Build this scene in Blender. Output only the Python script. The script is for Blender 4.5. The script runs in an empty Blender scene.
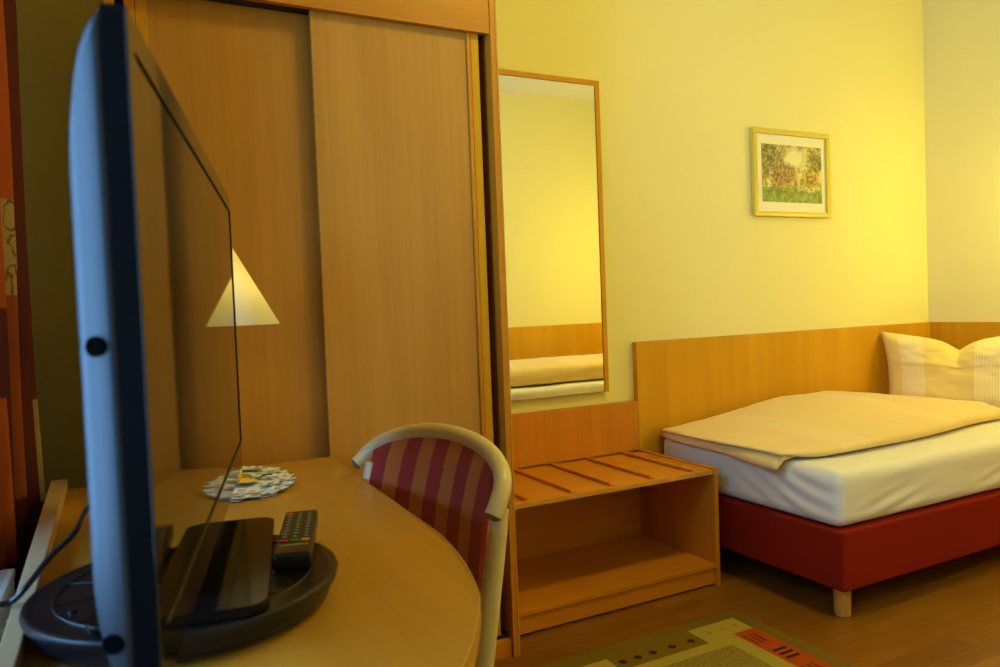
import bpy, bmesh, math, random
from mathutils import Vector, Matrix, noise
random.seed(7)
PI = math.pi
SC = bpy.context.scene
COL = SC.collection

# ---------------------------------------------------------------- helpers
def new_mat(name):
    m = bpy.data.materials.new(name); m.use_nodes = True
    nt = m.node_tree; nt.nodes.clear()
    out = nt.nodes.new('ShaderNodeOutputMaterial')
    b = nt.nodes.new('ShaderNodeBsdfPrincipled')
    nt.links.new(b.outputs[0], out.inputs[0])
    return m, nt, b

def plain(name, col, rough=.5, metal=0, spec=.5, bump=0, bscale=200, sheen=0):
    m, nt, b = new_mat(name)
    b.inputs['Base Color'].default_value = (*col, 1)
    b.inputs['Roughness'].default_value = rough
    b.inputs['Metallic'].default_value = metal
    b.inputs['Specular IOR Level'].default_value = spec
    b.inputs['Sheen Weight'].default_value = sheen
    # faint procedural variation
    tc = nt.nodes.new('ShaderNodeTexCoord')
    n = nt.nodes.new('ShaderNodeTexNoise'); n.inputs['Scale'].default_value = bscale
    nt.links.new(tc.outputs['Object'], n.inputs['Vector'])
    mx = nt.nodes.new('ShaderNodeMix'); mx.data_type = 'RGBA'
    mx.inputs['A'].default_value = (*[c*.95 for c in col], 1)
    mx.inputs['B'].default_value = (*[min(1, c*1.05) for c in col], 1)
    nt.links.new(n.outputs['Fac'], mx.inputs['Factor'])
    nt.links.new(mx.outputs['Result'], b.inputs['Base Color'])
    if bump:
        bp = nt.nodes.new('ShaderNodeBump'); bp.inputs['Strength'].default_value = bump
        bp.inputs['Distance'].default_value = .002
        nt.links.new(n.outputs['Fac'], bp.inputs['Height']); nt.links.new(bp.outputs[0], b.inputs['Normal'])
    return m

def ramp(nt, stops):
    r = nt.nodes.new('ShaderNodeValToRGB'); e = r.color_ramp.elements
    while len(e) < len(stops): e.new(.5)
    for el, (p, c) in zip(e, stops): el.position = p; el.color = (*c, 1)
    return r

def wood(name, dark, light, axis='Z', rough=.42, fig=1.0):
    """grain runs along axis"""
    m, nt, b = new_mat(name)
    tc = nt.nodes.new('ShaderNodeTexCoord')
    def noisy(across, along, detail):
        mp = nt.nodes.new('ShaderNodeMapping')
        s = [across]*3; s['XYZ'.index(axis)] = along
        mp.inputs['Scale'].default_value = s
        nt.links.new(tc.outputs['Object'], mp.inputs['Vector'])
        n = nt.nodes.new('ShaderNodeTexNoise'); n.inputs['Scale'].default_value = 1
        n.inputs['Detail'].default_value = detail; n.inputs['Distortion'].default_value = .4
        nt.links.new(mp.outputs[0], n.inputs['Vector'])
        return n
    a = noisy(9, .5, 3); c = noisy(95, 2.2, 4); d = noisy(330, 18, 2)
    m1 = nt.nodes.new('ShaderNodeMath'); m1.operation = 'MULTIPLY_ADD'
    nt.links.new(a.outputs['Fac'], m1.inputs[0]); m1.inputs[1].default_value = .55*fig
    m2 = nt.nodes.new('ShaderNodeMath'); m2.operation = 'MULTIPLY_ADD'
    nt.links.new(c.outputs['Fac'], m2.inputs[0]); m2.inputs[1].default_value = .3
    m3 = nt.nodes.new('ShaderNodeMath'); m3.operation = 'MULTIPLY'
    nt.links.new(d.outputs['Fac'], m3.inputs[0]); m3.inputs[1].default_value = .15
    nt.links.new(m3.outputs[0], m2.inputs[2]); nt.links.new(m2.outputs[0], m1.inputs[2])
    r = ramp(nt, [(.32, dark), (.68, light)])
    nt.links.new(m1.outputs[0], r.inputs[0]); nt.links.new(r.outputs[0], b.inputs['Base Color'])
    b.inputs['Roughness'].default_value = rough
    b.inputs['Specular IOR Level'].default_value = .4
    bp = nt.nodes.new('ShaderNodeBump'); bp.inputs['Strength'].default_value = .08; bp.inputs['Distance'].default_value = .001
    nt.links.new(d.outputs['Fac'], bp.inputs['Height']); nt.links.new(bp.outputs[0], b.inputs['Normal'])
    return m

def link(name, bm, mats, parent=None, origin=None, smooth=False):
    """bmesh authored in WORLD coordinates; shifted to its root's origin"""
    if origin is None: origin = (0, 0, 0)
    if parent is not None:
        r = parent; origin = Vector((0, 0, 0))
        while r is not None: origin = origin + r.location; r = r.parent
    bmesh.ops.translate(bm, vec=-Vector(origin), verts=bm.verts)
    me = bpy.data.meshes.new(name); bm.to_mesh(me); bm.free()
    if not isinstance(mats, (list, tuple)): mats = [mats]
    for m in mats: me.materials.append(m)
    if smooth:
        for p in me.polygons: p.use_smooth = True
        if smooth != 'all':
            me.set_sharp_from_angle(angle=math.radians(38))
    o = bpy.data.objects.new(name, me); COL.objects.link(o)
    if parent is not None: o.parent = parent
    else: o.location = origin
    if smooth is True:
        w = o.modifiers.new('weighted_normals', 'WEIGHTED_NORMAL'); w.keep_sharp = True; w.weight = 100
    return o

def thing(name, label, cat, loc, group=None):
    o = bpy.data.objects.new(name, None); COL.objects.link(o)
    o.location = loc; o.empty_display_size = .1
    o['label'] = label; o['category'] = cat
    if group: o['group'] = group
    return o
def tag(o, label, cat, group=None):
    o['label'] = label; o['category'] = cat
    if group: o['group'] = group
    return o
def struct(o): o['kind'] = 'structure'; return o

def box(bm, x0, x1, y0, y1, z0, z1, bev=.0015, mi=0, seg=2):
    if x0 > x1: x0, x1 = x1, x0
    if y0 > y1: y0, y1 = y1, y0
    if z0 > z1: z0, z1 = z1, z0
    vs = [bm.verts.new((x, y, z)) for x in (x0, x1) for y in (y0, y1) for z in (z0, z1)]
    idx = [(0,1,3,2),(4,6,7,5),(0,4,5,1),(2,3,7,6),(0,2,6,4),(1,5,7,3)]
    fs = [bm.faces.new([vs[i] for i in f]) for f in idx]
    for f in fs: f.material_index = mi
    if bev:
        es = list({e for f in fs for e in f.edges})
        r = bmesh.ops.bevel(bm, geom=es, offset=bev, segments=seg, profile=.5, affect='EDGES', material=-1)
    return vs
def B(): return bmesh.new()
def bx(name, dims, mat, parent=None, bev=.0015, origin=None):
    bm = B(); box(bm, *dims, bev=bev); return link(name, bm, mat, parent, origin, smooth=True)

def prism(bm, pts, z0, z1, bev=0, mi=0):
    """pts: outline in xy (ccw)"""
    b = [bm.verts.new((x, y, z0)) for x, y in pts]; t = [bm.verts.new((x, y, z1)) for x, y in pts]
    n = len(pts); fs = [bm.faces.new(t), bm.faces.new(b[::-1])]
    for i in range(n): fs.append(bm.faces.new((b[i], b[(i+1) % n], t[(i+1) % n], t[i])))
    for f in fs: f.material_index = mi
    if bev:
        es = list(fs[0].edges)+list(fs[1].edges)
        bmesh.ops.bevel(bm, geom=es, offset=bev, segments=2, profile=.5, affect='EDGES', material=-1)

def tube(bm, pts, rad, n=12, mi=0, caps=True, flat=1.0):
    """tube through points; rad number or list; round caps"""
    pts = [Vector(p) for p in pts]
    R = rad if isinstance(rad, (list, tuple)) else [rad]*len(pts)
    rings = []; prev = None
    for i, p in enumerate(pts):
        a = pts[max(0, i-1)]; c = pts[min(len(pts)-1, i+1)]
        t = (c-a).normalized()
        if prev is None:
            u = t.orthogonal().normalized() if abs(t.z) > .9 else Vector((0, 0, 1)).cross(t).normalized()
        else: u = (prev - t*prev.dot(t)).normalized()
        prev = u; v = t.cross(u)
        rings.append([bm.verts.new(p + (u*math.cos(2*PI*k/n) + v*flat*math.sin(2*PI*k/n))*R[i]) for k in range(n)])
    for i in range(len(rings)-1):
        for k in range(n):
            f = bm.faces.new((rings[i][k], rings[i][(k+1) % n], rings[i+1][(k+1) % n], rings[i+1][k])); f.material_index = mi
    if caps:
        f = bm.faces.new(rings[0][::-1]); f.material_index = mi
        f = bm.faces.new(rings[-1]); f.material_index = mi

def lathe(bm, cx, cy, prof, n=48, mi=0, cap=True):
    """prof: list of (r, z)"""
    rings = []
    for r, z in prof:
        if r < 1e-6: rings.append([bm.verts.new((cx, cy, z))])
        else: rings.append([bm.verts.new((cx+r*math.cos(2*PI*k/n), cy+r*math.sin(2*PI*k/n), z)) for k in range(n)])
    for a, b in zip(rings, rings[1:]):
        for k in range(n):
            k2 = (k+1) % n
            if len(a) == 1 and len(b) == 1: continue
            if len(a) == 1: f = bm.faces.new((a[0], b[k2], b[k]))
            elif len(b) == 1: f = bm.faces.new((a[k], a[k2], b[0]))
            else: f = bm.faces.new((a[k], a[k2], b[k2], b[k]))
            f.material_index = mi
    bmesh.ops.recalc_face_normals(bm, faces=bm.faces)

def curve_pts(ctrl, n=8):
    """Catmull-Rom through control points"""
    P = [Vector(c) for c in ctrl]; out = []
    for i in range(len(P)-1):
        p0 = P[max(i-1, 0)]; p1 = P[i]; p2 = P[i+1]; p3 = P[min(i+2, len(P)-1)]
        for k in range(n):
            t = k/n
            out.append(.5*((2*p1)+(p2-p0)*t+(2*p0-5*p1+4*p2-p3)*t*t+(3*p1-p0-3*p2+p3)*t**3))
    out.append(P[-1]); return out

def rounded_box(bm, b, r, div, disp=None, mi=0):
    """box with subdivided rounded faces; disp(p, n) -> offset vector"""
    x0, x1, y0, y1, z0, z1 = b
    lo = Vector((x0, y0, z0)); hi = Vector((x1, y1, z1)); nx, ny, nz = div
    cache = {}
    def axis(n, a, c):
        # denser near the ends
        L = c-a; core = [a+r+(L-2*r)*i/n for i in range(n+1)]
        pre = [a+r*(1-math.cos(PI/2*i/4)) for i in range(4)]; post = [c-(q-a) for q in pre[::-1]]
        return pre+core+post
    X, Y, Z = axis(nx, x0, x1), axis(ny, y0, y1), axis(nz, z0, z1)
    def vert(p):
        key = tuple(round(c, 5) for c in p)
        if key in cache: return cache[key]
        p = Vector(p); q = Vector([min(max(p[i], lo[i]+r), hi[i]-r) for i in range(3)])
        d = p-q
        n = d.normalized() if d.length > 1e-9 else Vector((0, 0, 1))
        # map to the rounded surface
        w = q+n*r if d.length > 1e-9 else p
        if disp: w = w+disp(w, n)
        cache[key] = bm.verts.new(w); return cache[key]
    def face(U, V, f):
        for i in range(len(U)-1):
            for j in range(len(V)-1):
                q = [vert(f(U[i], V[j])), vert(f(U[i+1], V[j])), vert(f(U[i+1], V[j+1])), vert(f(U[i], V[j+1]))]
                if len(set(q)) == 4:
                    try: bm.faces.new(q).material_index = mi
                    except ValueError: pass
    face(X, Y, lambda a, c: (a, c, z1)); face(X, Y, lambda a, c: (a, c, z0))
    face(X, Z, lambda a, c: (a, y0, c)); face(X, Z, lambda a, c: (a, y1, c))
    face(Y, Z, lambda a, c: (x0, a, c)); face(Y, Z, lambda a, c: (x1, a, c))
    bmesh.ops.recalc_face_normals(bm, faces=bm.faces)

def sm(a, b, x):
    t = min(1, max(0, (x-a)/(b-a))); return t*t*(3-2*t)

# ---------------------------------------------------------------- materials
W_DARK, W_LIGHT = (.50, .175, .006), (.70, .265, .014)
wood_z = wood('beech veneer upright', W_DARK, W_LIGHT, 'Z')
wood_x = wood('beech veneer lengthwise', W_DARK, W_LIGHT, 'X')
wood_y = wood('beech veneer crosswise', W_DARK, W_LIGHT, 'Y')
door_w = wood('wardrobe door veneer', (.42, .178, .022), (.56, .268, .038), 'Z', .5, 1.2)
desk_w = wood('desk veneer', (.40, .19, .018), (.52, .265, .03), 'Y', .33)
rail_daylit_w = wood('desk rail beech daylit', (.52, .33, .15), (.66, .45, .23), 'Y', .3)  # beech made paler: bluish window daylight put into the rail colour
edge_w = wood('beech edge', (.56, .26, .03), (.70, .35, .05), 'Z', .35)
head_w = wood('headboard veneer', (.55, .25, .003), (.68, .34, .006), 'Z', .4)
pale_w = wood('pale varnished beech', (.66, .54, .30), (.78, .66, .42), 'Z', .28, .5)
endgrain = plain('end grain', (.20, .12, .06), .6)
brass = plain('brass', (.72, .54, .14), .42, 1)
gold = wood('gilt wood', (.70, .56, .08), (.82, .66, .12), 'Z', .35, .4)
blackp = plain('black satin plastic', (.007, .007, .008), .30, 0, .38)
shellp = plain('black glossy shell', (.009, .015, .020), .42, 0, .36)
gloss = plain('black piano plastic', (.006, .006, .007), .07, 0, .6)
dark_gap = plain('dark track', (.03, .02, .015), .7)
white_p = plain('white enamel', (.8, .8, .78), .35)
sheet = plain('white sheet cotton', (.84, .78, .58), .85, bump=.15, bscale=600, sheen=.2)
red_f = plain('brick red upholstery', (.25, .013, .0016), .9, spec=.12, bump=.5, bscale=900)
yellow_wall = plain('warm cream wall paint', (.84, .77, .36), .9, bump=.25, bscale=160)
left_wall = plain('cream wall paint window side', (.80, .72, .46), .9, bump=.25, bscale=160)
ceil_m = plain('ceiling paint', (.86, .82, .66), .9)
grey_m = plain('grey metal', (.4, .4, .4), .35, 1)

def glass_pane(name):
    m = bpy.data.materials.new(name); m.use_nodes = True; nt = m.node_tree; nt.nodes.clear()
    out = nt.nodes.new('ShaderNodeOutputMaterial'); mx = nt.nodes.new('ShaderNodeMixShader')
    t = nt.nodes.new('ShaderNodeBsdfTransparent'); g = nt.nodes.new('ShaderNodeBsdfGlossy')
    g.inputs['Roughness'].default_value = .02; f = nt.nodes.new('ShaderNodeFresnel'); f.inputs[0].default_value = 1.45
    nt.links.new(f.outputs[0], mx.inputs[0]); nt.links.new(t.outputs[0], mx.inputs[1]); nt.links.new(g.outputs[0], mx.inputs[2])
    nt.links.new(mx.outputs[0], out.inputs[0]); return m
pane_m = glass_pane('window glass')
mirror_m = plain('mirror silver', (.93, .93, .93), .0, 1)
def fix_mirror():
    nt = mirror_m.node_tree; b = [n for n in nt.nodes if n.type == 'BSDF_PRINCIPLED'][0]
    for l in list(b.inputs['Base Color'].links): nt.links.remove(l)
    b.inputs['Base Color'].default_value = (.94, .95, .92, 1)
fix_mirror()

def emit(name, col, s):
    m, nt, b = new_mat(name)
    b.inputs['Base Color'].default_value = (.9, .85, .7, 1)
    b.inputs['Emission Color'].default_value = (*col, 1); b.inputs['Emission Strength'].default_value = s
    return m
WARM = (1.0, .82, .125)
globe_m = emit('lit opal globe', WARM, 64)
ceil_fill_m = emit('added ceiling fill bowl', WARM, 46)  # glow of the added ceiling fill lamp

def shade_mat():
    m = bpy.data.materials.new('yellow paper lampshade'); m.use_nodes = True; nt = m.node_tree; nt.nodes.clear()
    out = nt.nodes.new('ShaderNodeOutputMaterial'); mx = nt.nodes.new('ShaderNodeMixShader')
    t = nt.nodes.new('ShaderNodeBsdfTranslucent'); d = nt.nodes.new('ShaderNodeBsdfDiffuse')
    t.inputs[0].default_value = (.9, .84, .62, 1); d.inputs[0].default_value = (.85, .80, .60, 1)
    mx.inputs[0].default_value = .6
    nt.links.new(d.outputs[0], mx.inputs[1]); nt.links.new(t.outputs[0], mx.inputs[2]); nt.links.new(mx.outputs[0], out.inputs[0])
    return m
shade_m = shade_mat()

def floor_mat():
    m, nt, b = new_mat('oak strip parquet')
    tc = nt.nodes.new('ShaderNodeTexCoord')
    mp = nt.nodes.new('ShaderNodeMapping'); nt.links.new(tc.outputs['Object'], mp.inputs[0])
    br = nt.nodes.new('ShaderNodeTexBrick')
    br.inputs['Scale'].default_value = 1; br.inputs['Brick Width'].default_value = .48; br.inputs['Row Height'].default_value = .07
    br.inputs['Mortar Size'].default_value = .0008; br.inputs['Bias'].default_value = 0
    br.inputs['Color1'].default_value = (.22, .082, .004, 1); br.inputs['Color2'].default_value = (.30, .125, .008, 1); br.inputs['Mortar'].default_value = (.10, .04, .012, 1)
    br.offset = .37
    nt.links.new(mp.outputs[0], br.inputs['Vector'])
    mp2 = nt.nodes.new('ShaderNodeMapping'); mp2.inputs['Scale'].default_value = (3, 60, 1); nt.links.new(tc.outputs['Object'], mp2.inputs[0])
    n = nt.nodes.new('ShaderNodeTexNoise'); n.inputs['Scale'].default_value = 1; n.inputs['Detail'].default_value = 5; nt.links.new(mp2.outputs[0], n.inputs['Vector'])
    r = ramp(nt, [(.3, (.72, .68, .62)), (.7, (1.05, 1.05, 1.05))]); nt.links.new(n.outputs['Fac'], r.inputs[0])
    mx = nt.nodes.new('ShaderNodeMix'); mx.data_type = 'RGBA'; mx.blend_type = 'MULTIPLY'; mx.inputs['Factor'].default_value = 1
    nt.links.new(br.outputs['Color'], mx.inputs['A']); nt.links.new(r.outputs[0], mx.inputs['B'])
    nt.links.new(mx.outputs['Result'], b.inputs['Base Color']); b.inputs['Roughness'].default_value = .33
    return m
floor_m = floor_mat()

def stripe_mat(name, bands, axis_uv=0, rough=.9, weave=True):
    """bands: list of (position, colour), constant interpolation over UV coordinate"""
    m, nt, b = new_mat(name)
    uv = nt.nodes.new('ShaderNodeUVMap'); sp = nt.nodes.new('ShaderNodeSeparateXYZ'); nt.links.new(uv.outputs[0], sp.inputs[0])
    r = ramp(nt, bands); r.color_ramp.interpolation = 'CONSTANT'
    nt.links.new(sp.outputs[axis_uv], r.inputs[0])
    nt.links.new(r.outputs[0], b.inputs['Base Color'])
    b.inputs['Roughness'].default_value = rough; b.inputs['Sheen Weight'].default_value = .2
    if weave:
        n = nt.nodes.new('ShaderNodeTexNoise'); n.inputs['Scale'].default_value = 500
        tc = nt.nodes.new('ShaderNodeTexCoord'); nt.links.new(tc.outputs['Object'], n.inputs['Vector'])
        mx = nt.nodes.new('ShaderNodeMix'); mx.data_type = 'RGBA'; mx.blend_type = 'MULTIPLY'; mx.inputs['Factor'].default_value = .5
        nt.links.new(r.outputs[0], mx.inputs['A']); nt.links.new(n.outputs['Color'], mx.inputs['B'])
        g = nt.nodes.new('ShaderNodeMix'); g.data_type = 'RGBA'; g.inputs['Factor'].default_value = .35
        nt.links.new(r.outputs[0], g.inputs['A']); nt.links.new(mx.outputs['Result'], g.inputs['B'])
        nt.links.new(g.outputs['Result'], b.inputs['Base Color'])
        bp = nt.nodes.new('ShaderNodeBump'); bp.inputs['Strength'].default_value = .3; bp.inputs['Distance'].default_value = .001
        nt.links.new(n.outputs['Fac'], bp.inputs['Height']); nt.links.new(bp.outputs[0], b.inputs['Normal'])
    return m
def linen_mat(name, bands, base, light):
    """peach linen with pleated pale bands; bands = [(u0,u1)...] in UV.x"""
    m, nt, b = new_mat(name)
    uv = nt.nodes.new('ShaderNodeUVMap'); sp = nt.nodes.new('ShaderNodeSeparateXYZ'); nt.links.new(uv.outputs[0], sp.inputs[0])
    stops = [(0, (0, 0, 0))]
    for a, c in bands: stops += [(a, (1, 1, 1)), (c, (0, 0, 0))]
    r = ramp(nt, stops); r.color_ramp.interpolation = 'CONSTANT'; nt.links.new(sp.outputs[0], r.inputs[0])
    w = nt.nodes.new('ShaderNodeMath'); w.operation = 'SINE'; k = nt.nodes.new('ShaderNodeMath'); k.operation = 'MULTIPLY'; k.inputs[1].default_value = 420
    nt.links.new(sp.outputs[0], k.inputs[0]); nt.links.new(k.outputs[0], w.inputs[0])
    w2 = nt.nodes.new('ShaderNodeMath'); w2.operation = 'MULTIPLY_ADD'; w2.inputs[1].default_value = .35; w2.inputs[2].default_value = .6
    nt.links.new(w.outputs[0], w2.inputs[0])
    f = nt.nodes.new('ShaderNodeMath'); f.operation = 'MULTIPLY'; nt.links.new(r.outputs[0], f.inputs[0]); nt.links.new(w2.outputs[0], f.inputs[1])
    mx = nt.nodes.new('ShaderNodeMix'); mx.data_type = 'RGBA'; mx.inputs['A'].default_value = (*base, 1); mx.inputs['B'].default_value = (*light, 1)
    nt.links.new(f.outputs[0], mx.inputs['Factor']); nt.links.new(mx.outputs['Result'], b.inputs['Base Color'])
    b.inputs['Roughness'].default_value = .85; b.inputs['Sheen Weight'].default_value = .2
    bp = nt.nodes.new('ShaderNodeBump'); bp.inputs['Strength'].default_value = .5; bp.inputs['Distance'].default_value = .002
    nt.links.new(f.outputs[0], bp.inputs['Height']); nt.links.new(bp.outputs[0], b.inputs['Normal'])
    return m
PEACH, PALE = (.84, .61, .21), (.90, .76, .60)
duvet_m = linen_mat('peach striped duvet cotton', [(.16, .24), (.52, .60), (.86, .94)], PEACH, (.87, .66, .29))
pillow_m = linen_mat('peach pillow cotton with pleated bands', [(.10, .245), (.535, .73)], (.86, .66, .20), (.93, .80, .46))

# ---------------------------------------------------------------- setting
XL, XR, YF, YB, H = -.32, 4.238, -3.14, 0, 3.05
struct(link('floor', (lambda bm: (box(bm, XL-.2, XR+.2, YF-.2, YB+.2, -.1, 0, 0), bm)[1])(B()), floor_m))
struct(link('ceiling', (lambda bm: (box(bm, XL-.2, XR+.2, YF-.2, YB+.2, H, H+.1, 0), bm)[1])(B()), ceil_m))
struct(link('wall_back', (lambda bm: (box(bm, XL-.2, XR+.2, YB, YB+.2, 0, H, 0), bm)[1])(B()), yellow_wall))
struct(link('wall_right', (lambda bm: (box(bm, XR, XR+.2, YF, YB, 0, H, 0), bm)[1])(B()), yellow_wall))
struct(link('wall_front', (lambda bm: (box(bm, XL-.2, XR+.2, YF-.2, YF, 0, H, 0), bm)[1])(B()), yellow_wall))
WY0, WY1, WZ0, WZ1 = -2.75, -1.15, .73, 2.35
bm = B()
box(bm, XL-.2, XL, YF, WY0, 0, H, 0); box(bm, XL-.2, XL, WY1, YB, 0, H, 0)
box(bm, XL-.2, XL, WY0, WY1, 0, WZ0, 0); box(bm, XL-.2, XL, WY0, WY1, WZ1, H, 0)
struct(link('wall_left', bm, left_wall))
# window: frame with two casements
bm = B(); x0, x1 = XL-.14, XL-.08
for a, c, e, f in ((WY0, WY1, WZ0, WZ0+.06), (WY0, WY1, WZ1-.06, WZ1), (WY0, WY0+.06, WZ0+.06, WZ1-.06), (WY1-.06, WY1, WZ0+.06, WZ1-.06), ((WY0+WY1)/2-.05, (WY0+WY1)/2+.05, WZ0+.06, WZ1-.06)):
    box(bm, x0, x1, a, c, e, f, .004)
wf = struct(link('window_1', bm, white_p))
my = (WY0+WY1)/2
for a, c in ((WY0+.06, my-.05), (my+.05, WY1-.06)):
    bx('window_pane', (XL-.115, XL-.111, a, c, WZ0+.06, WZ1-.06), pane_m, wf, 0)
bx('window_handle', (XL-.08, XL-.05, my-.012, my+.012, 1.45, 1.57), grey_m, wf, .004)

# ---------------------------------------------------------------- wardrobe
yw = -.62
t = thing('wardrobe', 'large beech wardrobe with two tall sliding doors behind the desk', 'wardrobe', (.56, -.31, 0))
bm = B(); box(bm, 0, .026, yw, -.012, 0, 2.42); link('side_panel', bm, wood_z, t, smooth=True)
bm = B(); box(bm, 1.095, 1.113, yw, -.012, 0, 2.42); link('side_panel', bm, wood_z, t, smooth=True)
bx('edge_strip', (1.1135, 1.119, yw-.001, -.012, 0, 2.42), edge_w, t, .001)
bx('fascia', (.027, 1.0945, yw+.004, yw+.024, 2.024, 2.40), wood_x, t)
bx('top_panel', (.0, 1.119, yw, -.012, 2.421, 2.445), wood_x, t)
bx('back_panel', (.027, 1.0945, -.03, -.014, .06, 2.40), wood_z, t)
bx('plinth', (.027, 1.0945, yw+.012, yw+.032, 0, .058), wood_x, t)
bx('top_track', (.027, 1.0945, yw+.032, yw+.11, 2.028, 2.05), dark_gap, t, .001)
bx('bottom_track', (.027, 1.0945, yw+.034, yw+.11, .058, .07), dark_gap, t, .001)
d = bx('door', (.529, 1.0195, yw+.028, yw+.046, .072, 2.026), door_w, t, .0012)
d['label'] = 'right sliding door, running in front of the left one'
bx('door_handle', (1.020, 1.0335, yw+.020, yw+.048, .072, 2.026), wood_z, d, .004)
bx('door_edge', (1.034, 1.064, yw+.024, yw+.048, .072, 2.026), head_w, d, .004)
d = bx('door', (.104, .60, yw+.068, yw+.086, .072, 2.026), door_w, t, .0012)
d['label'] = 'left sliding door, running behind the right one'
bx('door_handle', (.048, .074, yw+.060, yw+.088, .072, 2.026), wood_z, d, .004)
bx('door_edge', (.0745, .1035, yw+.062, yw+.088, .072, 2.026), head_w, d, .003)

# ---------------------------------------------------------------- desk
t = thing('desk', 'light beech desk with rounded front end standing under the television', 'desk', (.17, -1.35, 0))
right = [(.503, -1.35), (.499, -1.507), (.477, -1.653), (.443, -1.784), (.413, -1.85), (.368, -1.928), (.322, -1.99), (.25, -2.06), (.16, -2.115), (.04, -2.15), (-.1305, -2.16)]
arc = [tuple(v[:2]) for v in curve_pts([(x, y, 0) for x, y in right], 5)]
out = [(-.1635, -.626), (-.1305, -2.16)] + arc[::-1][1:] + [(.508, -1.1), (.514, -.626)]
bm = B(); prism(bm, out, .708, .7385, .0015)
top = link('tabletop', bm, desk_w, t, smooth=True)
# edge banding lip
bm = B()
n = len(out)
band = [p for p in out[1:]]
inner = []
for i, pnt in enumerate(band):
    a = Vector(band[max(i-1, 0)]); c = Vector(band[min(i+1, len(band)-1)]); tt = (c-a).normalized(); nn = Vector((tt.y, -tt.x))
    inner.append((pnt[0]+nn.x*.0022, pnt[1]+nn.y*.0022))
for i in range(len(band)-1):
    q = [(band[i], .7085), (inner[i], .7085), (inner[i], .7400), (band[i], .7400)]
    q2 = [(band[i+1], .7085), (inner[i+1], .7085), (inner[i+1], .7400), (band[i+1], .7400)]
    A = [bm.verts.new((p[0], p[1], z)) for p, z in q]; C2 = [bm.verts.new((p[0], p[1], z)) for p, z in q2]
    for k in range(4): bm.faces.new((A[k], A[(k+1) % 4], C2[(k+1) % 4], C2[k]))
bmesh.ops.remove_doubles(bm, verts=bm.verts, dist=1e-5); bmesh.ops.recalc_face_normals(bm, faces=bm.faces)
link('edge_band', bm, wood('desk edge band', (.50, .26, .03), (.62, .34, .06), 'Y', .35), t)
bm = B(); prism(bm, [(-.139, -2.16), (-.121, -2.16), (-.1365, -.64), (-.172, -.64)], .741, .768, .003); link('edge_rail', bm, rail_daylit_w, t, smooth=True)
bm = B(); prism(bm, [(-.139, -2.16), (-.131, -2.16), (-.164, -.64), (-.172, -.64)], .60, .7405, .001); link('edge_skirt', bm, rail_daylit_w, t, smooth=True)
bx('side_panel', (-.135, .45, -.66, -.638, 0, .707), wood_z, t)
bx('leg_panel', (-.105, -.083, -2.05, -.70, 0, .707), wood_z, t)
bm = B(); lathe(bm, .22, -1.93, [(0, 0), (.06, 0), (.06, .012), (.026, .03), (.025, .69), (.05, .70), (.05, .7075), (0, .7075)], 32); link('leg', bm, grey_m, t, smooth=True)

# ---------------------------------------------------------------- turntable
cx, cy, zt = .07, -1.622, .785
t = thing('swivel_turntable', 'round black grooved turntable on the desk beneath the television', 'turntable', (cx, cy, .741))
bm = B(); lathe(bm, cx, cy, [(0, .741), (.170, .741), (.185, .743), (.192, .748), (.1945, .756), (.195, .7695), (.2035, .7705), (.2055, .778), (.2035, .783), (.199, .785), (.194, .7843), (.19, .783), (0, .783)], 96)
link('disc', bm, blackp, t, smooth=True)
for r in (.168, .118, .07):
    prof = [(r-.0016, .7832), (r-.0012, .7846), (r+.0012, .7846), (r+.0016, .7832)]
    bm = B(); lathe(bm, cx, cy, prof, 96)
    link('ring_rib', bm, blackp, t, smooth=True)
for k in range(12):
    a = 2*PI*k/12+.1; bm = B()
    tube(bm, [(cx+r*math.cos(a), cy+r*math.sin(a), .7836) for r in (.071, .119, .168)], .0014, 6)
    link('radial_rib', bm, blackp, t, smooth=True)
for k in range(6):
    bm = B(); a = 2*PI*k/6+.35; lathe(bm, cx+.152*math.cos(a), cy+.152*math.sin(a), [(.0055, .783), (.005, .786), (0, .787)], 12)
    link('rubber_stud', bm, blackp, t, smooth=True)

# ---------------------------------------------------------------- television
hd = math.radians(11.435); DL = Vector((math.sin(hd), math.cos(hd), 0)); DN = Vector((math.cos(hd), -math.sin(hd), 0)); T0 = Vector((.017, -2.09, 0)); LEN = 1.002
def tv(l, n, z): return T0+DL*l+DN*n+Vector((0, 0, z))
TZ0, TZ1 = .838, 1.403
c = tv(LEN/2, -.03, 0)
t = thing('television', 'wide black flat screen television seen almost edge on at the desk', 'television', (c.x, c.y, .786))
def tv_obj(name, bm, mat, par, smooth=True): return link(name, bm, mat, par, smooth=smooth)
def tvbox(bm, l0, l1, n0, n1, z0, z1, bev=.001, seg=2):
    vs0 = set(bm.verts)
    box(bm, l0, l1, n0, n1, z0, z1, bev, seg=seg)
    for v in bm.verts:
        if v not in vs0: v.co = tv(v.co.x, v.co.y, v.co.z)
    bmesh.ops.recalc_face_normals(bm, faces=bm.faces)
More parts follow.
